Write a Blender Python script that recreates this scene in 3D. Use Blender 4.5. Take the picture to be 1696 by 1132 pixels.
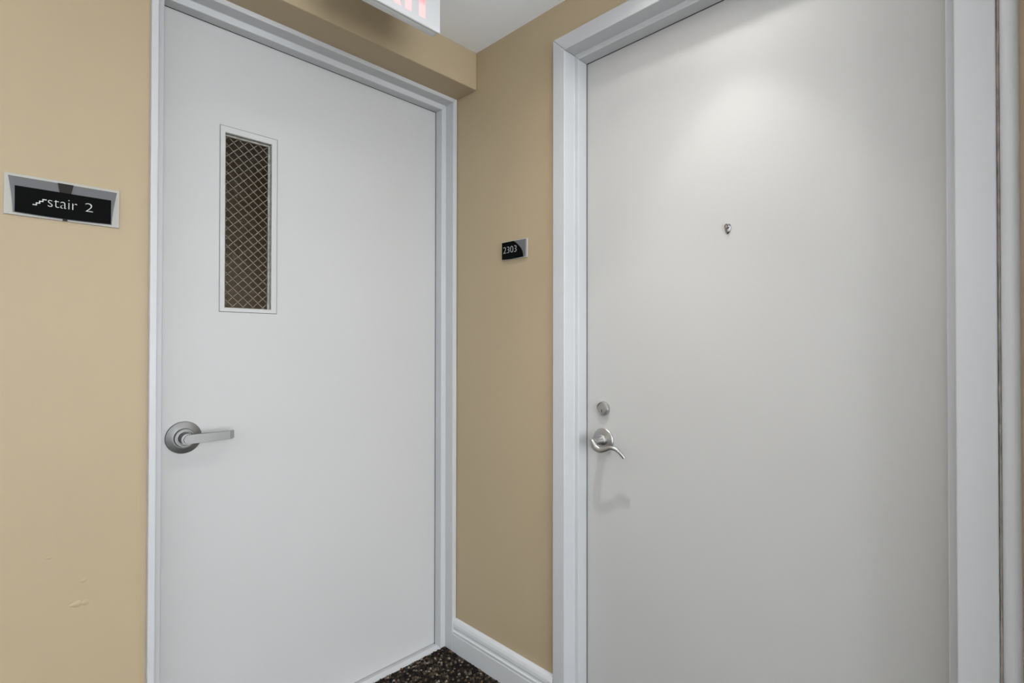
import bpy, bmesh, math, random
import numpy as np
from mathutils import Matrix, Vector

random.seed(7)
for o in list(bpy.data.objects):
    bpy.data.objects.remove(o, do_unlink=True)
scene = bpy.context.scene
COL = scene.collection

# ------------------------------------------------------------------ camera
cam_d = bpy.data.cameras.new('camera')
cam_d.sensor_width = 36.0
cam_d.lens = 857.86 / 1696 * 36
cam_d.clip_start = 0.02
cam = bpy.data.objects.new('camera', cam_d)
COL.objects.link(cam)
R_ = Vector((0.70508196, -0.70912482, 0.00119129))
U_ = Vector((-0.00704822, -0.00532815, 0.99996097))
F_ = Vector((0.70909079, 0.70506283, 0.00875485))
cam.matrix_world = Matrix(((R_.x, U_.x, -F_.x, -1.2246), (R_.y, U_.y, -F_.y, -1.5602),
                           (R_.z, U_.z, -F_.z, 1.1261), (0, 0, 0, 1)))
scene.camera = cam

# ------------------------------------------------------------------ world, light levels, exposure
world = bpy.data.worlds.new('world')
scene.world = world
world.use_nodes = True
world.node_tree.nodes['Background'].inputs[0].default_value = (0.5, 0.5, 0.5, 1)
world.node_tree.nodes['Background'].inputs[1].default_value = 0.0
vs = scene.view_settings
vs.view_transform = 'Standard'
vs.look = 'None'
vs.gamma = 1.0
vs.use_curve_mapping = False
vs.exposure = 0.0
DOWNLIGHT_W = 27.0       # recessed-look disc lamp close to the unit door
DOWNLIGHT_2_W = 40.0     # its neighbour a hand further out
UPLIGHT_FILL_W = 54.0          # each unseen up-light added to brighten the hall and ceiling
WINDOW_FILL_W = 92.0          # area light of the added window behind the camera
BEAM = [(0.0, 0.0), (0.35, 0.02), (0.52, 0.10), (0.74, 0.11), (0.845, 0.13), (0.868, 0.24), (0.883, 0.36), (0.906, 0.45), (0.930, 0.50), (0.966, 0.45), (0.985, 0.40)]      # near lamp, tight against the door
BEAM_2 = [(0.0, 0.0), (0.55, 0.10), (0.72, 0.28), (0.82, 0.42), (0.89, 0.80), (0.94, 1.0)]      # second lamp, further from the door
FILL_TINT = (0.91, 0.957, 1.0)
STAIR_FILL_W = 6.0            # unseen light added in the stairwell behind the wired glass

# ------------------------------------------------------------------ materials
def new_mat(name):
    m = bpy.data.materials.new(name)
    m.use_nodes = True
    nt = m.node_tree
    return m, nt, nt.nodes['Principled BSDF']

def paint(name, col, rough=0.5, bump=0.0, bscale=300.0, var=0.03, vscale=3.0, spec=0.5):
    m, nt, b = new_mat(name)
    tc = nt.nodes.new('ShaderNodeTexCoord')
    n = nt.nodes.new('ShaderNodeTexNoise')
    n.inputs['Scale'].default_value = vscale
    n.inputs['Detail'].default_value = 4
    nt.links.new(tc.outputs['Object'], n.inputs['Vector'])
    r = nt.nodes.new('ShaderNodeValToRGB')
    r.color_ramp.elements[0].position = 0.3
    r.color_ramp.elements[1].position = 0.7
    r.color_ramp.elements[0].color = tuple(c * (1 - var) for c in col) + (1,)
    r.color_ramp.elements[1].color = tuple(min(1, c * (1 + var)) for c in col) + (1,)
    nt.links.new(n.outputs['Fac'], r.inputs['Fac'])
    nt.links.new(r.outputs['Color'], b.inputs['Base Color'])
    b.inputs['Roughness'].default_value = rough
    b.inputs['Specular IOR Level'].default_value = spec
    if bump:
        n2 = nt.nodes.new('ShaderNodeTexNoise')
        n2.inputs['Scale'].default_value = bscale
        n2.inputs['Detail'].default_value = 2
        nt.links.new(tc.outputs['Object'], n2.inputs['Vector'])
        bp = nt.nodes.new('ShaderNodeBump')
        bp.inputs['Strength'].default_value = bump
        bp.inputs['Distance'].default_value = 0.001
        nt.links.new(n2.outputs['Fac'], bp.inputs['Height'])
        nt.links.new(bp.outputs['Normal'], b.inputs['Normal'])
    return m

def metal(name, col, rough, brushed=False):
    m, nt, b = new_mat(name)
    b.inputs['Metallic'].default_value = 1.0
    b.inputs['Base Color'].default_value = col + (1,)
    b.inputs['Roughness'].default_value = rough
    if brushed:
        tc = nt.nodes.new('ShaderNodeTexCoord')
        mp = nt.nodes.new('ShaderNodeMapping')
        mp.inputs['Scale'].default_value = (40, 40, 900)
        n = nt.nodes.new('ShaderNodeTexNoise')
        n.inputs['Scale'].default_value = 3
        nt.links.new(tc.outputs['Object'], mp.inputs['Vector'])
        nt.links.new(mp.outputs['Vector'], n.inputs['Vector'])
        mr = nt.nodes.new('ShaderNodeMapRange')
        mr.inputs['To Min'].default_value = rough - 0.08
        mr.inputs['To Max'].default_value = rough + 0.1
        nt.links.new(n.outputs['Fac'], mr.inputs['Value'])
        nt.links.new(mr.outputs['Result'], b.inputs['Roughness'])
    return m

def plain(name, col, rough=0.4, emit=None, estr=0.0, spec=0.5):
    m, nt, b = new_mat(name)
    b.inputs['Base Color'].default_value = tuple(col) + (1,)
    b.inputs['Roughness'].default_value = rough
    b.inputs['Specular IOR Level'].default_value = spec
    if emit:
        b.inputs['Emission Color'].default_value = tuple(emit) + (1,)
        b.inputs['Emission Strength'].default_value = estr
    return m

M = {}
M['tan'] = paint('tan_wall_paint', (0.408, 0.322, 0.207), 0.55, 0.10, 260, 0.02, 2.0, 0.35)
M['white_ceiling'] = paint('ceiling_paint', (0.92, 0.95, 0.985), 0.7, 0.05, 200, 0.01)
M['door_a'] = paint('stair_door_paint', (0.49, 0.487, 0.485), 0.45, 0.05, 140, 0.012, 2.5)
M['door_b'] = paint('unit_door_paint', (0.48, 0.472, 0.46), 0.45, 0.05, 140, 0.015, 2.5)
M['frame'] = paint('frame_gloss_paint', (0.50, 0.505, 0.515), 0.42, 0.03, 120, 0.012, 4.0)
M['base'] = paint('baseboard_paint', (0.55, 0.555, 0.565), 0.38, 0.02, 120, 0.012, 4.0)
M['caulk'] = paint('old_caulk', (0.43, 0.39, 0.335), 0.8, 0.4, 200, 0.18, 60.0)
M['gap'] = plain('dark_gap', (0.04, 0.04, 0.04), 0.9)
M['nickel'] = metal('satin_nickel', (0.27, 0.269, 0.267), 0.48, True)
M['nickel_b'] = metal('bright_satin_nickel', (0.46, 0.455, 0.45), 0.36, True)
M['nickel_dark'] = metal('dark_nickel_groove', (0.16, 0.155, 0.15), 0.45)
M['chrome'] = metal('chrome', (0.34, 0.34, 0.34), 0.22)
M['black'] = plain('sign_black', (0.004, 0.004, 0.004), 0.5, spec=0.02)
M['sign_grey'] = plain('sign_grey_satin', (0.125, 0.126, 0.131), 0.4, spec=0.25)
M['sign_dark'] = plain('sign_dark_wedge', (0.022, 0.018, 0.016), 0.5, spec=0.1)
M['sign_pale'] = plain('sign_pale_acrylic', (0.40, 0.385, 0.35), 0.4, spec=0.25)
M['letter'] = plain('sign_letter', (0.55, 0.55, 0.54), 0.5)
M['putty'] = paint('glazing_putty', (0.34, 0.33, 0.30), 0.8, 0.5, 300, 0.25, 90.0)
M['wire'] = plain('glass_wire', (0.25, 0.22, 0.18), 0.6, spec=0.2)
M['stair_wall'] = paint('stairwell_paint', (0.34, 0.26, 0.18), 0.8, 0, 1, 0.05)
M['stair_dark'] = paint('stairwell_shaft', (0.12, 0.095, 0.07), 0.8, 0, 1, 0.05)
M['plastic'] = plain('exit_housing_plastic', (0.62, 0.625, 0.63), 0.35)
M['lamp'] = plain('lamp_diffuser', (0.9, 0.9, 0.9), 0.4, (1.0, 0.96, 0.90), 4.0)
M['pale_wall'] = paint('pale_hall_paint', (0.84, 0.84, 0.83), 0.6, 0.1, 260, 0.02)
M['fill_glow'] = plain('glowing_pane', (0.6, 0.65, 0.7), 0.1, FILL_TINT, 1.2)
M['tread'] = plain('threshold_paint', (0.50, 0.505, 0.515), 0.4)

# wired glass: plain clear pane
m, nt, b = new_mat('wired_glass')
b.inputs['Base Color'].default_value = (0.92, 0.93, 0.90, 1)
b.inputs['Transmission Weight'].default_value = 1.0
b.inputs['Roughness'].default_value = 0.02
b.inputs['IOR'].default_value = 1.2
M['glass'] = m

# exit letters: red diffuser, paler towards the bottom
m, nt, b = new_mat('exit_letter_glow')
tc = nt.nodes.new('ShaderNodeTexCoord')
sx = nt.nodes.new('ShaderNodeSeparateXYZ')
nt.links.new(tc.outputs['Object'], sx.inputs['Vector'])
r = nt.nodes.new('ShaderNodeValToRGB')
r.color_ramp.elements[0].position = 0.05
r.color_ramp.elements[0].color = (1.0, 0.62, 0.62, 1)
r.color_ramp.elements[1].position = 0.075
r.color_ramp.elements[1].color = (0.95, 0.17, 0.2, 1)
nt.links.new(sx.outputs['Z'], r.inputs['Fac'])
b.inputs['Base Color'].default_value = (0.5, 0.1, 0.1, 1)
nt.links.new(r.outputs['Color'], b.inputs['Emission Color'])
b.inputs['Emission Strength'].default_value = 1.0
M['exit_red'] = m

# carpet: flat floor version and loop version
def carpet_ramp(nt):
    r = nt.nodes.new('ShaderNodeValToRGB')
    cr = r.color_ramp
    cr.interpolation = 'CONSTANT'
    cols = [(0.0, (0.012, 0.010, 0.009)), (0.42, (0.024, 0.019, 0.015)), (0.66, (0.055, 0.043, 0.033)),
            (0.80, (0.12, 0.098, 0.078)), (0.89, (0.10, 0.062, 0.032)), (0.945, (0.22, 0.19, 0.15))]
    cr.elements[0].position = 0.0
    cr.elements[0].color = cols[0][1] + (1,)
    cr.elements[1].position = cols[1][0]
    cr.elements[1].color = cols[1][1] + (1,)
    for p, c in cols[2:]:
        e = cr.elements.new(p)
        e.color = c + (1,)
    return r
m, nt, b = new_mat('carpet_far')
tc = nt.nodes.new('ShaderNodeTexCoord')
v = nt.nodes.new('ShaderNodeTexVoronoi')
v.inputs['Scale'].default_value = 110
nt.links.new(tc.outputs['Object'], v.inputs['Vector'])
s = nt.nodes.new('ShaderNodeSeparateColor')
nt.links.new(v.outputs['Color'], s.inputs['Color'])
r = carpet_ramp(nt)
nt.links.new(s.outputs[0], r.inputs['Fac'])
nt.links.new(r.outputs['Color'], b.inputs['Base Color'])
b.inputs['Roughness'].default_value = 0.95
b.inputs['Specular IOR Level'].default_value = 0.1
bpn = nt.nodes.new('ShaderNodeBump')
bpn.inputs['Strength'].default_value = 0.8
bpn.inputs['Distance'].default_value = 0.004
bpn.invert = True
nt.links.new(v.outputs['Distance'], bpn.inputs['Height'])
nt.links.new(bpn.outputs['Normal'], b.inputs['Normal'])
M['carpet'] = m
m, nt, b = new_mat('carpet_loop')
at = nt.nodes.new('ShaderNodeAttribute')
at.attribute_name = 'tuft'
r = carpet_ramp(nt)
nt.links.new(at.outputs['Fac'], r.inputs['Fac'])
nt.links.new(r.outputs['Color'], b.inputs['Base Color'])
b.inputs['Roughness'].default_value = 0.95
b.inputs['Specular IOR Level'].default_value = 0.1
M['loop'] = m

# ------------------------------------------------------------------ helpers
def link(o, parent=None):
    COL.objects.link(o)
    if parent:
        o.parent = parent
        o.matrix_parent_inverse = parent.matrix_basis.inverted()
    return o

def obj(name, verts, faces, mat, parent=None, bevel=0.0, seg=2, smooth=None, fix=True):
    me = bpy.data.meshes.new(name)
    me.from_pydata([tuple(v) for v in verts], [], faces)
    if fix:
        bm = bmesh.new()
        bm.from_mesh(me)
        bmesh.ops.recalc_face_normals(bm, faces=bm.faces)
        bm.to_mesh(me)
        bm.free()
    me.materials.append(M[mat])
    if smooth is not None:
        me.shade_smooth()
        me.set_sharp_from_angle(angle=math.radians(smooth))
    o = bpy.data.objects.new(name, me)
    link(o, parent)
    if bevel:
        md = o.modifiers.new('bevel', 'BEVEL')
        md.width = bevel
        md.segments = seg
        md.limit_method = 'ANGLE'
        md.angle_limit = math.radians(40)
    return o

def empty(name, loc=(0, 0, 0)):
    o = bpy.data.objects.new(name, None)
    o.empty_display_size = 0.05
    o.location = loc
    COL.objects.link(o)
    return o

def tag(o, label, cat, kind=None, group=None):
    o['label'] = label
    o['category'] = cat
    if kind:
        o['kind'] = kind
    if group:
        o['group'] = group
    return o

def A(s, d, z):            # coordinates of the stair-door wall: along, depth (away from hall), height
    return (s, d, z)

def B(s, d, z):            # coordinates of the unit-door wall
    return (d, -s, z)

def box_vf(fn, s0, s1, d0, d1, z0, z1):
    v = [fn(s, d, z) for z in (z0, z1) for d in (d0, d1) for s in (s0, s1)]
    f = [(0, 1, 3, 2), (4, 6, 7, 5), (0, 4, 5, 1), (2, 3, 7, 6), (0, 2, 6, 4), (1, 5, 7, 3)]
    return v, f

def join_vf(parts):
    V, F = [], []
    for v, f in parts:
        n = len(V)
        V += v
        F += [tuple(i + n for i in q) for q in f]
    return V, F

def box(name, fn, s0, s1, d0, d1, z0, z1, mat, parent=None, bevel=0.0, seg=2):
    v, f = box_vf(fn, s0, s1, d0, d1, z0, z1)
    return obj(name, v, f, mat, parent, bevel, seg)

def prism_vf(ringA, ringB):
    n = len(ringA)
    v = list(ringA) + list(ringB)
    f = [tuple(range(n)), tuple(range(2 * n - 1, n - 1, -1))]
    f += [(i, (i + 1) % n, n + (i + 1) % n, n + i) for i in range(n)]
    return v, f

def lathe_vf(prof, seg, fn):
    """prof: (radius, height along the axis); fn(a, b, h) -> world point; closed at both ends when radius is 0"""
    V, F, rings = [], [], []
    for r_, h in prof:
        if r_ < 1e-6:
            rings.append([len(V)])
            V.append(fn(0, 0, h))
        else:
            rings.append(list(range(len(V), len(V) + seg)))
            for k in range(seg):
                t = 2 * math.pi * k / seg
                V.append(fn(r_ * math.cos(t), r_ * math.sin(t), h))
    for a, b_ in zip(rings, rings[1:]):
        for k in range(seg):
            k2 = (k + 1) % seg
            if len(a) == 1 and len(b_) == 1:
                continue
            if len(a) == 1:
                F.append((a[0], b_[k], b_[k2]))
            elif len(b_) == 1:
                F.append((a[k], a[k2], b_[0]))
            else:
                F.append((a[k], a[k2], b_[k2], b_[k]))
    return V, F

def sweep_vf(path, rad, up=Vector((0, 0, 1)), seg=16, power=2.0):
    """path: points; rad: (half width sideways, half height) for each point; superellipse section with closed ends"""
    V, F = [], []
    P = [Vector(p) for p in path]
    n = len(P)
    for i, p in enumerate(P):
        t = (P[min(i + 1, n - 1)] - P[max(i - 1, 0)]).normalized()
        side = t.cross(up).normalized()
        u = side.cross(t).normalized()
        a, b_ = rad[i]
        for k in range(seg):
            th = 2 * math.pi * k / seg
            c, s_ = math.cos(th), math.sin(th)
            c = math.copysign(abs(c) ** (2 / power), c)
            s_ = math.copysign(abs(s_) ** (2 / power), s_)
            V.append(tuple(p + side * (a * c) + u * (b_ * s_)))
    for i in range(n - 1):
        for k in range(seg):
            k2 = (k + 1) % seg
            F.append((i * seg + k, i * seg + k2, (i + 1) * seg + k2, (i + 1) * seg + k))
    F.append(tuple(range(seg)))
    F.append(tuple(range(n * seg - 1, (n - 1) * seg - 1, -1)))
    return V, F

def spline(pts, n):
    """Catmull-Rom through the points (tuples of any length)"""
    out = []
    P = [pts[0]] + list(pts) + [pts[-1]]
    for i in range(1, len(P) - 2):
        for k in range(n):
            t = k / n
            out.append(tuple(0.5 * ((2 * b_) + (c - a) * t + (2 * a - 5 * b_ + 4 * c - d) * t * t + (3 * b_ - a - 3 * c + d) * t ** 3)
                             for a, b_, c, d in zip(P[i - 1], P[i], P[i + 1], P[i + 2])))
    out.append(tuple(pts[-1]))
    return out

# ------------------------------------------------------------------ measurements
CEIL = 2.183
HX0, HY0 = -3.2, -4.4           # the far ends of the hall behind the camera
# stair door wall (A)
WA = -0.030                     # wall surface
xr, Wv = -0.0353, 0.883         # visible opening
xl = xr - Wv
dA, sA, oA = 0.0362, -0.0045, -0.0489     # door face, stop face, frame face
ztA, SA, fAl, fAr, fAh = 2.0155, 0.0195, 0.0155, 0.0183, 0.0298
# unit door wall (B)
WB = 0.004
yl = 0.5885                     # along = -y
yr = 1.4538
dB, sB, oB = 0.0867, 0.0407, -0.0087
ztB, SB, fB, fBr = 2.0076, 0.0157, 0.0455, 0.055

# ------------------------------------------------------------------ setting: floor, ceiling, walls
fl = box('floor', A, HX0 - .1, 0.2, HY0 - .1, 0.2, -0.12, -0.004, 'carpet')
tag(fl, 'dark brown flecked loop carpet floor of the hallway', 'floor', 'structure')
ce = box('ceiling', A, HX0 - .1, 0.2, HY0 - .1, 0.2, CEIL, CEIL + 0.1, 'white_ceiling')
tag(ce, 'smooth white painted hallway ceiling', 'ceiling', 'structure')

def wall_with_opening(name, fn, s0, s1, o0, o1, zt, d0, d1, label):
    parts = [box_vf(fn, s0, o0, d0, d1, -.004, CEIL), box_vf(fn, o1, s1, d0, d1, -.004, CEIL), box_vf(fn, o0, o1, d0, d1, zt, CEIL)]
    v, f = join_vf(parts)
    o = obj(name, v, f, 'tan')
    tag(o, label, 'wall', 'structure')
    return o
wl = wall_with_opening('wall_left', A, HX0, WB, xl - SA - fAl, WB, ztA + SA + fAh, WA, 0.12, 'tan painted wall around the stair door')
wr = wall_with_opening('wall_right', B, -0.12, -HY0, yl - SB - fB, yr + SB + fBr, ztB + SB + fB, WB, 0.16, 'tan painted wall around the unit door')
w3 = box('wall_back', A, HX0, 0.16, HY0 - .1, HY0, -.004, CEIL, 'pale_wall')
tag(w3, 'pale painted hallway wall behind the viewer facing the stair door', 'wall', 'structure')
w4 = box('wall_far', A, HX0 - .1, HX0, HY0 - .1, 0.12, -.004, CEIL, 'pale_wall')
tag(w4, 'pale painted hallway wall opposite the unit door', 'wall', 'structure')
w5 = box('shade_wall', A, -0.10, WB, -1.80, -1.64, -.004, CEIL, 'tan')  # unseen wall end added to shade the right side of the unit door
tag(w5, 'added unseen tan wall end shading the right of the unit door', 'wall', 'structure')
so = box('soffit', A, HX0, WB, -0.157, WA, 2.0487, CEIL, 'tan', bevel=0.003)
tag(so, 'tan boxed soffit along the ceiling above the stair door', 'soffit', 'structure')

# small paint blisters low on the tan wall left of the stair door
for (bx_, bz, rx, rz, h) in ((-1.1325, .6577, .006, .003, .0012), (-1.0734, .5899, .008, .005, .0012), (-1.0858, .5394, .012, .007, .002), (-1.0700, .538, .010, .006, .0014)):
    prof = [(1, 0.0), (.8, .35), (.45, .8), (0, 1)]
    v, f = lathe_vf(prof, 12, lambda a, b_, hh: (bx_ + a * rx, WA - hh * h, bz + b_ * rz * (1 + .3 * math.sin(3 * a))))
    o = obj('paint_blister', v, f, 'tan', wl, smooth=60)

# ------------------------------------------------------------------ door frames (trim_1, trim_2)
def frame(name, fn, s0, s1, zt, stop, fl_, fr_, fh_, dp, st, ou, deep, label):
    root = empty(name, fn((s0 + s1) / 2, ou, 0))
    tag(root, label, 'door frame', 'structure')
    g = 0.0035
    def prof(fw):
        return [(0, dp - g), (0, st), (stop, st), (stop, ou), (stop + fw, ou), (stop + fw, deep), (stop, deep), (stop, dp - g)]
    pl, pr, ph = prof(fl_), prof(fr_), prof(fh_)
    for side in (0, 1):
        p = pl if side == 0 else pr
        lo = [fn((s0 - o) if side == 0 else (s1 + o), d, -.003) for o, d in p]
        hi = [fn((s0 - o) if side == 0 else (s1 + o), d, zt + h[0]) for (o, d), h in zip(p, ph)]
        v, f = prism_vf(lo, hi)
        obj('jamb', v, f, 'frame', root, bevel=0.0022, seg=3)
    a = [fn(s0 - o[0], h[1], zt + h[0]) for o, h in zip(pl, ph)]
    b_ = [fn(s1 + o[0], h[1], zt + h[0]) for o, h in zip(pr, ph)]
    v, f = prism_vf(a, b_)
    obj('head', v, f, 'frame', root, bevel=0.0022, seg=3)
    gp = [(.0006, dp - g), (stop * .6, dp - g), (stop * .6, dp - .0004), (.0006, dp - .0004)]  # dark strips paint in the shade of the gap around the door
    for side in (0, 1):
        v, f = prism_vf([fn((s0 - o) if side == 0 else (s1 + o), d, 0) for o, d in gp], [fn((s0 - o) if side == 0 else (s1 + o), d, zt + o) for o, d in gp])
        obj('gap_shade', v, f, 'gap', root)
    v, f = prism_vf([fn(s0 - o, d, zt + o) for o, d in gp], [fn(s1 + o, d, zt + o) for o, d in gp])
    obj('gap_shade', v, f, 'gap', root)
    return root
frame('trim_1', A, xl, xr, ztA, SA, fAl, fAr, fAh, dA, sA, oA, 0.115, 'white painted stepped steel frame around the stair door')
frame('trim_2', B, yl, yr, ztB, SB, fB, fBr, fB, dB, sB, oB, 0.155, 'white painted stepped steel frame around the plain unit door')

# threshold under the stair door
pr = [(0.10, -.004), (0.10, .0005), (dA - .004, .0005), (0.018, .0035), (0.014, .0030), (sA - .001, -.0015), (sA - .001, -.004)]
v, f = prism_vf([A(xl + .0005, d, z) for d, z in pr], [A(xr - .0005, d, z) for d, z in pr])
th = obj('trim_3', v, f, 'tread', bevel=0.0008)
tag(th, 'white painted threshold strip under the stair door', 'threshold', 'structure')

# rounded bead and old caulk at the far right of the unit door frame
s_b = yr + SB + fBr
pr = [(s_b + .0045, WB)] + [(s_b + .0165 - .012 * math.cos(t), WB - .010 - .012 * math.sin(t)) for t in [math.pi * k / 10 for k in range(11)]] + [(s_b + .0285, WB)]
v, f = prism_vf([B(s, d, 0) for s, d in pr], [B(s, d, 2.10) for s, d in pr])
bead = obj('trim_4', v, f, 'frame', smooth=40)
tag(bead, 'white rounded bead beside the right edge of the unit door frame', 'trim', 'structure')
V, F = [], []
nz = 160
for i in range(nz + 1):
    z = 2.10 * i / nz
    w0 = random.uniform(-.0008, .0006)
    w1 = random.uniform(-.0006, .0008)
    d_ = -.006 + random.uniform(-.0012, .0012)
    V += [B(s_b + .0002 + w0, WB, z), B(s_b + .0004 + w0, d_ + .002, z), B(s_b + .0025, d_, z), B(s_b + .0048 + w1, d_ + .002, z), B(s_b + .005, WB, z)]
for i in range(nz):
    for k in range(4):
        F.append((i * 5 + k, i * 5 + k + 1, i * 5 + k + 6, i * 5 + k + 5))
ck = obj('caulk_joint', V, F, 'caulk', bead, smooth=60)
ck['label'] = 'dirty beige crumbling caulk joint'

# baseboards
BP = [(.0195, 0), (.0195, .064), (.0172, .066), (.0172, .0695), (.0195, .0710), (.0195, .0765), (.0160, .0790), (.0150, .084),
      (.0162, .090), (.0150, .100), (.0115, .109), (.0070, .115), (.003, .1174), (0, .1174)]
def baseboard(name, fn, s0, s1, wd, label):
    pts = [(wd - t, z - .003) for t, z in BP] + [(wd, -.003)]
    v, f = prism_vf([fn(s0, d, z) for d, z in pts], [fn(s1, d, z) for d, z in pts])
    o = obj(name, v, f, 'base', bevel=0.0005, seg=1)
    tag(o, label, 'baseboard', 'structure')
    return o
baseboard('baseboard_right', B, -oA + .0005, yl - SB - fB - .0015, WB, 'white moulded baseboard between the two door frames')
baseboard('baseboard_right_far', B, s_b + .03, 1.64, WB, 'white moulded baseboard beyond the unit door')
baseboard('baseboard_left', A, HX0, xl - SA - fAl - .0015, WA, 'white moulded baseboard left of the stair door')

# ------------------------------------------------------------------ door_1: stair door with wired-glass lite
wx0, wx1, wz0, wz1 = -0.7640, -0.6375, 1.2330, 1.7270      # clear opening of the lite
D1 = empty('door_1', (xl, dA, 0))
tag(D1, 'white flush stair door with narrow wired glass window and lever handle', 'door', 'structure')
T = 0.044
ex = 0.013
sx0, sx1, sz0, sz1 = xl - ex, xr + ex, 0.0025, ztA + ex
v, f = join_vf([box_vf(A, sx0, wx0 - .004, dA, dA + T, sz0, sz1), box_vf(A, wx1 + .004, sx1, dA, dA + T, sz0, sz1),
                box_vf(A, wx0 - .004, wx1 + .004, dA, dA + T, sz0, wz0 - .004), box_vf(A, wx0 - .004, wx1 + .004, dA, dA + T, wz1 + .004, sz1)])
slab = obj('door_slab', v, f, 'door_a', D1)

def ring_frame(name, fn, s0, s1, z0, z1, so0, so1, zo0, zo1, d0, d1, mat, parent, bevel=0.0):
    """rectangular ring between inner (s0..z1) and outer (so0..zo1)"""
    inn = [(s0, z0), (s1, z0), (s1, z1), (s0, z1)]
    out = [(so0, zo0), (so1, zo0), (so1, zo1), (so0, zo1)]
    V = [fn(s, d, z) for d in (d0, d1) for s, z in inn + out]
    F = []
    for k in range(4):
        k2 = (k + 1) % 4
        F += [(k, k2, 4 + k2, 4 + k), (8 + k, 12 + k, 12 + k2, 8 + k2), (k, 8 + k, 8 + k2, k2), (4 + k, 4 + k2, 12 + k2, 12 + k)]
    return obj(name, V, F, mat, parent, bevel)
lite = empty('door_window', ((wx0 + wx1) / 2, dA, wz0))
lite.parent = D1
lite.matrix_parent_inverse = D1.matrix_basis.inverted()
ring_frame('window_trim', A, wx0, wx1, wz0, wz1, -0.7768, -0.6218, 1.2220, 1.7446, dA - .0022, dA + .0015, 'door_a', lite, bevel=0.0012)
ring_frame('glazing_gap', A, -0.7769, -0.6217, 1.2219, 1.7447, -0.7778, -0.6207, 1.2210, 1.7457, dA - .0004, dA + .0008, 'gap', lite)
ring_frame('glazing_putty', A, wx0 + .0005, wx1 - .0005, wz0 + .0005, wz1 - .0005, wx0 - .0035, wx1 + .0035, wz0 - .0035, wz1 + .0035, dA + .0016, dA + .019, 'putty', lite)
ring_frame('putty_bead', A, wx0 + .005, wx1 - .005, wz0 + .002, wz1 - .005, wx0 + .0004, wx1 - .0004, wz0 + .0004, wz1 - .0004, dA + .0125, dA + .0185, 'putty', lite, bevel=0.0015)
box('glass_pane', A, wx0 - .002, wx1 + .002, dA + .0192, dA + .0262, wz0 - .002, wz1 + .002, 'glass', lite)
# diamond wire in the pane
V, F = [], []
step, hw = 0.0262, 0.00048
yw = dA + .0186
def clip(x0, z0, dx, dz):
    t0, t1 = -9, 9
    for p, dd, lo, hi in ((x0, dx, wx0, wx1), (z0, dz, wz0, wz1)):
        a, b_ = sorted(((lo - p) / dd, (hi - p) / dd))
        t0, t1 = max(t0, a), min(t1, b_)
    return (t0, t1) if t1 - t0 > 0.002 else None
for sgn in (1, -1):
    for k in range(-40, 60):
        c = clip(wx0, wz0 + 0.006 + k * step, 1.0, sgn * 0.96)
        if not c:
            continue
        p = [Vector((wx0 + t, yw, wz0 + .006 + k * step + sgn * .96 * t)) for t in c]
        dr = (p[1] - p[0]).normalized()
        nn = Vector((-dr.z, 0, dr.x)) * hw * 1.5
        yy = Vector((0, hw, 0))
        n0 = len(V)
        for q in p:
            V += [tuple(q + nn - yy), tuple(q - nn - yy), tuple(q - nn + yy), tuple(q + nn + yy)]
        F += [(n0 + i, n0 + (i + 1) % 4, n0 + 4 + (i + 1) % 4, n0 + 4 + i) for i in range(4)]
obj('wire_mesh', V, F, 'wire', lite)['label'] = 'diamond wire grid inside the glass'

# lever handle of the stair door
hx, hz = -0.8615, 0.8815
H1 = empty('door_handle', (hx, dA, hz))
H1.parent = D1
H1.matrix_parent_inverse = D1.matrix_basis.inverted()
fA_ax = lambda a, b_, h: (hx + a, dA - h, hz + b_)
v, f = lathe_vf([(0, 0), (.0420, 0), (.0425, .0012), (.0425, .0040), (.0412, .0058), (.0390, .0066), (.0285, .0125), (.0270, .0128), (.0262, .0118), (.0252, .0118), (.0245, .0130), (.0240, .0160), (.0228, .0172), (.0200, .0172), (.0196, .012), (0, .012)], 56, fA_ax)
obj('rose', v, f, 'nickel', H1, smooth=30)
v, f = lathe_vf([(0, .0121), (.0188, .0121), (.0188, .0140), (.0158, .0142), (.0150, .0300), (.0145, .0440), (0, .0440)], 40, fA_ax)
obj('neck', v, f, 'nickel', H1, smooth=30)
# flat lever bar with a rounded hub end
prof = []
h0, h1, L = 0.0118, 0.0112, 0.098
for k in range(13):
    t = math.pi / 2 + math.pi * k / 12
    prof.append((h0 * math.cos(t) * 1.05, h0 * math.sin(t)))
prof += [(L, -h1), (L, h1)]
yb = lambda s: dA - 0.040 - 0.0005 * math.sin(min(1, max(0, s / L)) * math.pi)
V, F = [], []
nb = 24
# sweep rectangle-like strips along the lever so it bows gently outwards
xs = [-h0 * 1.05 + (L + h0 * 1.05) * i / nb for i in range(nb + 1)]
def half_h(s):
    if s < 0:
        return h0 * math.sqrt(max(0.0025, 1 - (s / (h0 * 1.05)) ** 2))
    return h0 + (h1 - h0) * s / L
xs = [-h0 * 1.05 * math.cos(math.pi / 2 * i / 8) for i in range(8)] + [L * i / 16 for i in range(17)]
for s in xs:
    for d_, q in ((0, 1), (0, -1), (-.0095, -1), (-.0095, 1)):
        V.append((hx + .003 + s, yb(s) + d_, hz + q * half_h(s)))
for i in range(len(xs) - 1):
    for k in range(4):
        F.append((i * 4 + k, i * 4 + (k + 1) % 4, i * 4 + 4 + (k + 1) % 4, i * 4 + 4 + k))
F += [(0, 1, 2, 3), tuple(len(V) - 4 + k for k in (3, 2, 1, 0))]
obj('lever', V, F, 'nickel', H1, bevel=0.0012, seg=3)
x1 = hx + .003 + L
v, f = box_vf(A, x1 - .0005, x1 + .0022, yb(L) - .0072, yb(L) - .001, hz - h1 + .0022, hz + h1 - .0018)
obj('lever_groove', v, f, 'nickel_dark', H1)
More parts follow.
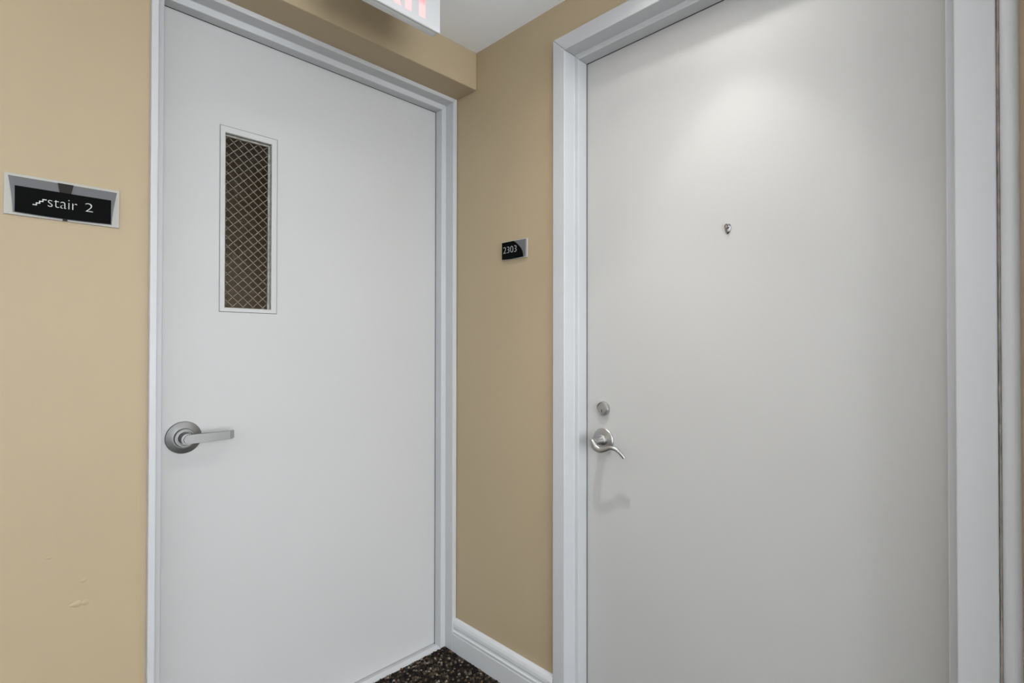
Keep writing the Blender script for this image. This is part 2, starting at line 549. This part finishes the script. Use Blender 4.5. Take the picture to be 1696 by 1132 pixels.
# end return of the lever, sloping back towards the door
V = []
for dx, dy, lo, hi in ((.0018, 0.0, -h1, h1), (.0090, .0006, -h1 * .75, h1 * 1.05), (.0112, .014, -h1 * .6, h1)):
    for d_, zq in ((-.0095, lo), (-.0095, hi), (0, hi), (0, lo)):
        V.append((x1 + dx, yb(L) + dy + d_, hz + zq))
F = [(0, 1, 2, 3), (11, 10, 9, 8)]
for i in range(2):
    for k in range(4):
        F.append((i * 4 + k, i * 4 + (k + 1) % 4, i * 4 + 4 + (k + 1) % 4, i * 4 + 4 + k))
obj('lever_end', V, F, 'nickel', H1, bevel=0.0008)

# ------------------------------------------------------------------ door_2: plain unit door
D2 = empty('door_2', B(yl, dB, 0))
tag(D2, 'white flush unit door with peephole, deadbolt and curved lever', 'door', 'structure')
box('door_slab', B, yl - ex, yr + ex, dB, dB + T, 0.003, ztB + ex, 'door_b', D2)

def part_empty(name, loc, parent):
    e = empty(name, loc)
    e.parent = parent
    e.matrix_parent_inverse = parent.matrix_basis.inverted()
    return e
# peephole: small chrome barrel with a tear-shaped cover hanging below it
px, pz = 1.0255, 1.4285
PH = part_empty('peephole', B(px, dB, pz), D2)
V, F = [], []
prof = [(1.0, 0), (1.0, .0016), (.9, .0030), (.6, .0040), (0, .0044)]
def tear(a, b_, h):
    zz = b_ * .0085 if b_ >= 0 else b_ * .0185
    ww = a * .0080 * (1 if b_ >= 0 else (1 - .12 * b_ * b_))
    return B(px + ww, dB - h, pz + zz)
v, f = lathe_vf([(0, 0)] + prof, 32, tear)
obj('cover', v, f, 'chrome', PH, smooth=40)
v, f = lathe_vf([(.0066, .003), (.0066, .0072), (.0054, .0086), (.0036, .0086), (.0030, .0070), (0, .0064)], 28, lambda a, b_, h: B(px + a, dB - h, pz + .0005 + b_))
obj('barrel', v, f, 'chrome', PH, smooth=35)
# deadbolt
bx_, bz = 0.6500, 0.9375
DB = part_empty('deadbolt', B(bx_, dB, bz), D2)
axB = lambda a, b_, h: B(bx_ + a, dB - h, bz + b_)
v, f = lathe_vf([(0, 0), (.0218, 0), (.0218, .0085), (.0205, .0110), (.0180, .0118), (.0172, .0112), (.0168, .0095), (0, .0095)], 48, axB)
obj('collar', v, f, 'nickel_b', DB, smooth=30)
v, f = lathe_vf([(0, .009), (.0160, .009), (.0160, .0112), (.0152, .0118), (0, .0118)], 40, axB)
obj('cylinder', v, f, 'nickel_b', DB, smooth=30)
v, f = lathe_vf([(0, .0112), (.0066, .0112), (.0066, .0126), (0, .0126)], 28, lambda a, b_, h: B(bx_ + a, dB - h, bz - .0062 + b_))
obj('plug', v, f, 'nickel_b', DB, smooth=30)
v, f = box_vf(B, bx_ - .0013, bx_ + .0013, dB - .0130, dB - .0120, bz - .0105, bz - .0022)
obj('keyway', v, f, 'gap', DB)
# curved lever
rx_, rz_ = 0.6497, 0.8425
H2 = part_empty('door_handle', B(rx_, dB, rz_), D2)
axH = lambda a, b_, h: B(rx_ + a, dB - h, rz_ + b_)
v, f = lathe_vf([(0, 0), (.0352, 0), (.0355, .0015), (.0355, .0050), (.0340, .0068), (.0300, .0078), (.0180, .0092), (0, .0092)], 56, axH)
obj('rose', v, f, 'nickel_b', H2, smooth=30)
v, f = lathe_vf([(0, .009), (.0165, .009), (.0165, .0170), (.0150, .0185), (.0118, .0195), (.0112, .0300), (.0120, .0500), (.0125, .0560), (0, .0560)], 40, axH)
obj('neck', v, f, 'nickel_b', H2, smooth=30)
pts = [(.6440, .0555, .8435, .0075, .0125), (.6500, .0600, .8390, .0070, .0125), (.6610, .0600, .8285, .0062, .0100), (.6760, .0590, .8230, .0055, .0080), (.6920, .0575, .8265, .0052, .0070),
       (.7090, .0555, .8335, .0050, .0060), (.7260, .0525, .8310, .0048, .0055), (.7400, .0490, .8205, .0045, .0052), (.7500, .0455, .8085, .0038, .0045)]
sp = spline(pts, 6)
path = [B(p[0], dB - p[1], p[2]) for p in sp]
v, f = sweep_vf(path, [(p[3], p[4]) for p in sp], seg=18, power=2.4)
obj('lever', v, f, 'nickel_b', H2, smooth=45)
v, f = lathe_vf([(0, -.001), (.0017, -.001), (.0017, .0008), (0, .0008)], 14, lambda a, b_, h: B(rx_ + .0140 + h, dB - .022 + a, rz_ - .006 + b_))
obj('set_screw', v, f, 'nickel_dark', H2)

# ------------------------------------------------------------------ lettering helper
def text_mesh(name, body, width, height, place, mat, parent, thick=0.0005, offset=0.0, spacing=1.0):
    cu = bpy.data.curves.new(name, 'FONT')
    cu.body = body
    cu.offset = offset
    cu.space_character = spacing
    tmp = bpy.data.objects.new(name, cu)
    COL.objects.link(tmp)
    dg = bpy.context.evaluated_depsgraph_get()
    me0 = bpy.data.meshes.new_from_object(tmp.evaluated_get(dg))
    vs_ = [tuple(v.co) for v in me0.vertices]
    fs = [tuple(p.vertices) for p in me0.polygons]
    bpy.data.objects.remove(tmp)
    x0 = min(v[0] for v in vs_); x1_ = max(v[0] for v in vs_)
    y0 = min(v[1] for v in vs_); y1 = max(v[1] for v in vs_)
    kx = width / (x1_ - x0)
    ky = height / (y1 - y0)
    P = [((v[0] - x0) * kx, (v[1] - y0) * ky) for v in vs_]
    n = len(P)
    V = [place(a, b_, 0) for a, b_ in P] + [place(a, b_, thick) for a, b_ in P]
    # boundary edges give the sides
    cnt = {}
    for q in fs:
        for i in range(len(q)):
            e = (q[i], q[(i + 1) % len(q)])
            k = tuple(sorted(e))
            cnt.setdefault(k, []).append(e)
    F = [tuple(q) for q in fs] + [tuple(i + n for i in reversed(q)) for q in fs]
    for k, es in cnt.items():
        if len(es) == 1:
            a, b_ = es[0]
            F.append((b_, a, a + n, b_ + n))
    return obj(name, V, F, mat, parent)

def slab_outline(name, fn, outline, d0, dfun, mat, parent, bevel=0.0):
    """flat-backed plate with outline (s,z); front depth given by dfun(s,z)"""
    back = [fn(s, d0, z) for s, z in outline]
    front = [fn(s, dfun(s, z), z) for s, z in outline]
    v, f = prism_vf(back, front)
    return obj(name, v, f, mat, parent, bevel)

def grid_plate(name, fn, left, right, zlo, zhi, d0, dfun, mat, parent, ns=20, nz_=10):
    """curved plate: left(t)/right(t) edges with t 0..1 upwards, zlo/zhi(u) bottom and top edges; thickness back to d0"""
    V, F = [], []
    for layer in (0, 1):
        for j in range(nz_ + 1):
            t = j / nz_
            for i in range(ns + 1):
                u = i / ns
                s = left(t) + (right(t) - left(t)) * u
                z = zlo(u) + (zhi(u) - zlo(u)) * t
                V.append(fn(s, dfun(u, t) if layer else d0, z))
    n = (ns + 1) * (nz_ + 1)
    for j in range(nz_):
        for i in range(ns):
            a = j * (ns + 1) + i
            q = (a, a + 1, a + ns + 2, a + ns + 1)
            F += [q, tuple(n + k for k in reversed(q))]
    rim = [i for i in range(ns + 1)] + [j * (ns + 1) + ns for j in range(1, nz_ + 1)] + [nz_ * (ns + 1) + i for i in range(ns - 1, -1, -1)] + [j * (ns + 1) for j in range(nz_ - 1, 0, -1)]
    for a, b_ in zip(rim, rim[1:] + rim[:1]):
        F.append((a, b_, n + b_, n + a))
    return obj(name, V, F, mat, parent, smooth=35)

# ------------------------------------------------------------------ stair sign
SS = empty('stair_sign', (-1.110, WA, 1.4045))
tag(SS, 'grey and black wall sign reading stair 2 with a steps symbol', 'sign')
x0, x1, z0, z1 = -1.2085, -1.0120, 1.4045, 1.4930
box('backing_plate', A, x0, x1, WA - .0045, WA, z0, z1, 'sign_pale', SS, bevel=0.001)
lefte = lambda t: -1.1945 - .0075 * t ** 1.6
righte = lambda t: -1.0265 + .0095 * t ** 1.6
bulge = lambda u, t: WA - .0050 - .0025 * math.sin(math.pi * t)
grid_plate('grey_panel', A, lefte, righte, lambda u: 1.4098 - .0022 * math.sin(math.pi * u), lambda u: 1.4872, WA - .0046, bulge, 'sign_grey', SS)
# dark wedge shape seen above and below the black insert
o = slab_outline('wedge', A, [(-1.1140, 1.4045), (-1.1060, 1.4045), (-1.1060, 1.42), (-1.1010, 1.46), (-1.0957, 1.4872), (-1.1228, 1.4872), (-1.1185, 1.46), (-1.1140, 1.42)], WA - .0046, lambda s, z: WA - .0080, 'sign_dark', SS)
zb_ = lambda u: 1.4110 - .0018 * math.sin(math.pi * u)
grid_plate('black_insert', A, lambda t: -1.1915, lambda t: -1.0285, zb_, lambda u: 1.4665, WA - .0055, lambda u, t: WA - .0092, 'black', SS)
yl_ = WA - .0092
text_mesh('lettering', 'stair', .0500, .0208, lambda a, b_, h: (-1.1395 + a, yl_ - h, 1.4312 + b_), 'letter', SS, offset=-.020)
text_mesh('lettering', '2', .0140, .0195, lambda a, b_, h: (-1.0757 + a, yl_ - h, 1.4318 + b_), 'letter', SS, offset=-.020)
# steps symbol: a zigzag line of four steps
parts = []
sx_, sz_, run, rise, w = -1.1636, 1.4300, .0052, .0046, .0019
x_, z_ = sx_, sz_
for k in range(4):
    parts.append(box_vf(A, x_, x_ + run + w, yl_ - .0005, yl_, z_, z_ + w))
    x_ += run
    if k < 3:
        parts.append(box_vf(A, x_, x_ + w, yl_ - .0005, yl_, z_ + w, z_ + rise))
        z_ += rise
v, f = join_vf(parts)
obj('steps_symbol', v, f, 'letter', SS)

# ------------------------------------------------------------------ unit number sign
NS = empty('unit_number_sign', B(.354, WB, 1.4155))
tag(NS, 'small black and grey room number sign reading 2303', 'sign')
s0, s1, z0, z1 = .2955, .4120, 1.4155, 1.4785
box('backing_plate', B, s0, s1, WB - .004, WB, z0, z1, 'sign_pale', NS, bevel=0.001)
zlo = lambda u: 1.4192 - .0022 * math.sin(math.pi * u)
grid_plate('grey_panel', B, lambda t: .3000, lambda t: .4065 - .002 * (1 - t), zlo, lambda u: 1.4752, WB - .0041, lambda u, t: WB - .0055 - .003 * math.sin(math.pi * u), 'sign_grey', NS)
grid_plate('black_insert', B, lambda t: .2995, lambda t: .3960 - .042 * t ** 2.2, lambda u: 1.4188 - .0018 * math.sin(math.pi * min(1, u)), lambda u: 1.4752, WB - .005, lambda u, t: WB - .0095, 'black', NS)  # right edge cut in a curve: bright reflection shaped into the insert
yn = WB - .0095
text_mesh('lettering', '2303', .0620, .0215, lambda a, b_, h: B(.3060 + a, yn - h, 1.4375 + b_), 'letter', NS, offset=-.026)

# ------------------------------------------------------------------ exit sign hanging from the ceiling
EX = empty('exit_sign', (-.5, -.397, 1.990))
tag(EX, 'white lit exit sign with red letters under the ceiling before the stair door', 'exit sign')
ex0, ex1, ez0, ez1, ey0, ey1 = -.646, -.3545, 1.990, 2.174, -.4150, -.3800
box('housing', A, ex0 + .001, ex1 - .001, ey0 + .006, ey1, ez0 + .0005, ez1, 'plastic', EX, bevel=0.008, seg=4)
box('face_plate', A, ex0, ex1, ey0, ey0 + .0075, ez0, ez1, 'plastic', EX, bevel=0.005, seg=4)
box('canopy', A, -.56, -.44, -.43, -.365, ez1, CEIL, 'plastic', EX, bevel=0.003)
LZ0, LZ1, st_ = 2.0080, 2.1560, .0195
def letter(polys):
    parts = []
    for poly in polys:
        v, f = prism_vf([(x, ey0 - .0006, z - ez0) for x, z in poly], [(x, ey0 + .002, z - ez0) for x, z in poly])
        parts.append((v, f))
    v, f = join_vf(parts)
    o = obj('letter', v, f, 'exit_red')
    o.location = (0, 0, ez0)
    o.parent = EX
    o.matrix_parent_inverse = EX.matrix_basis.inverted()
def rect(a, b_, c, d):
    return [(a, c), (b_, c), (b_, d), (a, d)]
e0 = -.6210
zm = (LZ0 + LZ1) / 2
letter([rect(e0, e0 + st_, LZ0, LZ1), rect(e0 + st_, e0 + .052, LZ0, LZ0 + st_), rect(e0 + st_, e0 + .046, zm - st_ / 2, zm + st_ / 2), rect(e0 + st_, e0 + .052, LZ1 - st_, LZ1)])
xa, xb = -.5560, -.4820
letter([[(xa, LZ0), (xa + st_, LZ0), (xb, LZ1), (xb - st_, LZ1)], [(xb - st_, LZ0), (xb, LZ0), ((xa + xb) / 2 + st_ * .62, zm - .002), ((xa + xb) / 2 - .001, zm - .018)],
        [((xa + xb) / 2 + .001, zm + .018), ((xa + xb) / 2 - st_ * .62, zm + .002), (xa, LZ1), (xa + st_, LZ1)]])
letter([rect(-.4696, -.4696 + st_, LZ0, LZ1)])
letter([rect(-.4260, -.4260 + st_, LZ0, LZ1 - st_), rect(-.4425, -.3900, LZ1 - st_, LZ1)])

# ------------------------------------------------------------------ ceiling lamps
def disc_lamp(x, y, power, angle, blend, radius, steps, label):
    L_ = empty('ceiling_downlight', (x, y, CEIL))
    tag(L_, label, 'downlight')
    v, f = lathe_vf([(.0420, .0), (.0640, .0), (.0640, .003), (.0580, .0085), (.0460, .0095), (.0430, .0070), (.0420, .0)], 48, lambda a, b_, h: (x + a, y + b_, CEIL - h))
    obj('trim_ring', v, f, 'plastic', L_, smooth=40)
    v, f = lathe_vf([(0, .004), (.0425, .004), (.0425, .0015), (0, .0015)], 40, lambda a, b_, h: (x + a, y + b_, CEIL - h))
    obj('lens', v, f, 'lamp', L_, smooth=40)
    ld = bpy.data.lights.new('downlight_beam', 'SPOT')
    ld.energy = power
    ld.spot_size = math.radians(angle)
    ld.spot_blend = blend
    ld.shadow_soft_size = radius
    ld.color = (1.0, 0.985, 0.955)
    # photometry of the reflector: intensity against the cosine of the angle from straight down
    ld.use_nodes = True
    ln = ld.node_tree
    em = ln.nodes['Emission']
    tc_ = ln.nodes.new('ShaderNodeTexCoord')
    sp_ = ln.nodes.new('ShaderNodeSeparateXYZ')
    ab = ln.nodes.new('ShaderNodeMath')
    ab.operation = 'ABSOLUTE'
    rp = ln.nodes.new('ShaderNodeValToRGB')
    ln.links.new(tc_.outputs['Normal'], sp_.inputs['Vector'])
    ln.links.new(sp_.outputs['Z'], ab.inputs[0])
    ln.links.new(ab.outputs[0], rp.inputs['Fac'])
    ln.links.new(rp.outputs['Color'], em.inputs['Strength'])
    while len(rp.color_ramp.elements) < len(steps):
        rp.color_ramp.elements.new(0.5)
    for e_, (p_, q_) in zip(rp.color_ramp.elements, steps):
        e_.position = p_
        e_.color = (q_, q_, q_, 1)
    lo = bpy.data.objects.new('downlight_beam', ld)
    lo.location = (x, y, CEIL - .012)
    link(lo, L_)
    return L_
disc_lamp(-.140, -1.055, DOWNLIGHT_W, 150, 0.3, .016, BEAM, 'round white ceiling downlight almost touching the unit door frame')
disc_lamp(-.400, -.870, DOWNLIGHT_2_W, 150, 0.3, .014, BEAM_2, 'round white ceiling downlight further out from the unit door')

# ------------------------------------------------------------------ added glowing window behind the viewer, unseen source of fill light
def fill_window(name, fn, s0, s1, d, z0, z1, power, rot, label):
    """added glowing panes with a fill light, set against the wall face at depth d (the hall lies at +d side)"""
    W_ = empty(name, fn((s0 + s1) / 2, d, z0))
    tag(W_, label, 'added window', 'structure')
    ring_frame('window_frame', fn, s0, s1, z0, z1, s0 - .06, s1 + .06, z0 - .06, z1 + .06, d, d + .03, 'frame', W_, bevel=0.003)
    n = 3
    for k in range(n):
        a, b_ = s0 + (s1 - s0) * k / n, s0 + (s1 - s0) * (k + 1) / n
        box('pane', fn, a + .012, b_ - .012, d, d + .004, z0, z1, 'fill_glow', W_)
        if k:
            box('mullion', fn, a - .012, a + .012, d, d + .025, z0, z1, 'frame', W_, bevel=0.003)
    ld = bpy.data.lights.new('window_fill', 'AREA')
    ld.shape = 'RECTANGLE'
    ld.size = s1 - s0
    ld.size_y = z1 - z0
    ld.energy = power
    ld.color = FILL_TINT
    lo = bpy.data.objects.new('window_fill', ld)
    lo.location = fn((s0 + s1) / 2, d + .04, (z0 + z1) / 2)
    lo.rotation_euler = rot
    link(lo, W_)
fill_window('added_window', A, -2.20, -.08, HY0, .06, 2.05, WINDOW_FILL_W, (math.radians(90), 0, 0), 'wide unseen window added behind the viewer to fill the hall with light')

# ------------------------------------------------------------------ up-lights added unseen behind the viewer to lift ceiling and walls
def fill_uplight(fn, s, d, z, label):
    W_ = empty('added_uplight', fn(s, d, z))
    tag(W_, label, 'fill lamp', group='added unseen up-lights along the hall behind the viewer')
    box('wall_plate', fn, s - .05, s + .05, d, d + .018, z - .09, z + .09, 'nickel', W_, bevel=0.004)
    box('arm', fn, s - .012, s + .012, d + .015, d + .06, z - .012, z + .012, 'nickel', W_)
    prof = [(.010, -.055), (.06, -.045), (.10, -.015), (.125, .035), (.128, .05), (.122, .05), (.118, .036), (.095, -.010), (.058, -.037), (.0, -.046), (.0, -.056), (.010, -.055)]
    v, f = lathe_vf(prof, 40, lambda a, b_, h: fn(s + a, d + .15 + b_, z + h))
    obj('bowl', v, f, 'plastic', W_, smooth=40)
    ld = bpy.data.lights.new('fill_bulb', 'SPOT')
    ld.energy = UPLIGHT_FILL_W
    ld.spot_size = math.radians(150)
    ld.spot_blend = 0.6
    ld.shadow_soft_size = .05
    ld.color = FILL_TINT
    lo = bpy.data.objects.new('fill_bulb', ld)
    lo.location = fn(s, d + .15, z + .05)
    lo.rotation_euler = (math.pi, 0, 0)
    link(lo, W_)
FAR = lambda s_, d_, z_: (d_, s_, z_)
fill_uplight(FAR, -0.9, HX0, 1.10, 'added unseen up-light bowl on the wall opposite the unit door')
fill_uplight(FAR, -2.0, HX0, 1.10, 'added unseen up-light bowl on the wall opposite the unit door near the back corner')
fill_uplight(A, -2.75, HY0, 1.10, 'added unseen up-light bowl left of the added window')

# ------------------------------------------------------------------ stairwell behind the wired glass
sw = []
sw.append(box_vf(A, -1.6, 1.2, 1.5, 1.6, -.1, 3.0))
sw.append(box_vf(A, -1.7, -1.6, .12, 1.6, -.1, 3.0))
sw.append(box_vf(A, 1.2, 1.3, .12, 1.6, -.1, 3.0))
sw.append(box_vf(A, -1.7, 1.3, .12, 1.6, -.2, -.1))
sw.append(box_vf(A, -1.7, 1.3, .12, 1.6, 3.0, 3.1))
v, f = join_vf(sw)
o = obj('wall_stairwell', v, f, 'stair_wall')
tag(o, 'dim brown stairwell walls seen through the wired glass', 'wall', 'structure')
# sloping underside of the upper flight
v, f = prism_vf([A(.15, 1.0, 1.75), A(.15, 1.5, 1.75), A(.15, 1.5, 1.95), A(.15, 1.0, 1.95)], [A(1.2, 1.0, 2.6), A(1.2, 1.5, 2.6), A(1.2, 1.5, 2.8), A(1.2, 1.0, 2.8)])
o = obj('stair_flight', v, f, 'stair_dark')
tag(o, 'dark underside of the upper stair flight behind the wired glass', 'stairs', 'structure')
ld = bpy.data.lights.new('stairwell_fill', 'POINT')  # point light added so the glass shows a dim stairwell
ld.energy = STAIR_FILL_W
ld.shadow_soft_size = .1
lo = bpy.data.objects.new('stairwell_fill', ld)
lo.location = (-.9, .9, 1.0)
COL.objects.link(lo)

# ------------------------------------------------------------------ carpet loops near the corner (uncountable pile)
rng = np.random.default_rng(3)
pitch = .0092
gx = np.arange(-1.05, WB - .021, pitch)
gy = np.arange(-0.95, sA - .004, pitch * .92)
GX, GY = np.meshgrid(gx, gy)
GX = GX + (np.arange(len(gy)) % 2)[:, None] * pitch / 2
cx = (GX + rng.normal(0, .0006, GX.shape)).ravel()
cy = (GY + rng.normal(0, .0006, GY.shape)).ravel()
ok = ~((cy > oA - .006) & ((cx > xr + SA - .004) | (cx < xl - SA + .004))) & (cx < WB - .024)
ok &= ~((cy > WA - .025) & (cx < xl - SA))
cx, cy = cx[ok], cy[ok]
n = len(cx)
ring = 7
tmpl = []
for rr, hh in ((1.0, 0.0), (1.05, .45), (.62, .88)):
    for k in range(ring):
        t = 2 * math.pi * k / ring
        tmpl.append((rr * math.cos(t), rr * math.sin(t), hh))
tmpl.append((0, 0, 1.0))
tmpl = np.array(tmpl)
ft = []
for a in range(2):
    for k in range(ring):
        k2 = (k + 1) % ring
        ft.append((a * ring + k, a * ring + k2, (a + 1) * ring + k2))
        ft.append((a * ring + k, (a + 1) * ring + k2, (a + 1) * ring + k))
for k in range(ring):
    ft.append((2 * ring + k, 2 * ring + (k + 1) % ring, 3 * ring))
ft = np.array(ft)
hgt = rng.uniform(.0040, .0078, n)
rad = rng.uniform(.0042, .0054, n)
Vv = np.empty((n, len(tmpl), 3))
Vv[:, :, 0] = cx[:, None] + tmpl[None, :, 0] * rad[:, None] + tmpl[None, :, 2] * rng.normal(0, .0007, n)[:, None]
Vv[:, :, 1] = cy[:, None] + tmpl[None, :, 1] * rad[:, None] + tmpl[None, :, 2] * rng.normal(0, .0007, n)[:, None]
Vv[:, :, 2] = -.0042 + tmpl[None, :, 2] * hgt[:, None]
Ff = (ft[None] + (np.arange(n) * len(tmpl))[:, None, None]).reshape(-1, 3)
me = bpy.data.meshes.new('carpet_pile')
me.vertices.add(n * len(tmpl))
me.vertices.foreach_set('co', Vv.astype(np.float32).ravel())
me.loops.add(len(Ff) * 3)
me.loops.foreach_set('vertex_index', Ff.astype(np.int32).ravel())
me.polygons.add(len(Ff))
me.polygons.foreach_set('loop_start', np.arange(0, len(Ff) * 3, 3, dtype=np.int32))
me.update(calc_edges=True)
att = me.attributes.new('tuft', 'FLOAT', 'POINT')
att.data.foreach_set('value', np.repeat(rng.random(n), len(tmpl)).astype(np.float32))
me.materials.append(M['loop'])
me.shade_smooth()
cp = bpy.data.objects.new('carpet_pile', me)
COL.objects.link(cp)
tag(cp, 'dark brown and grey carpet loops in the corner by the stair door', 'carpet', 'stuff')
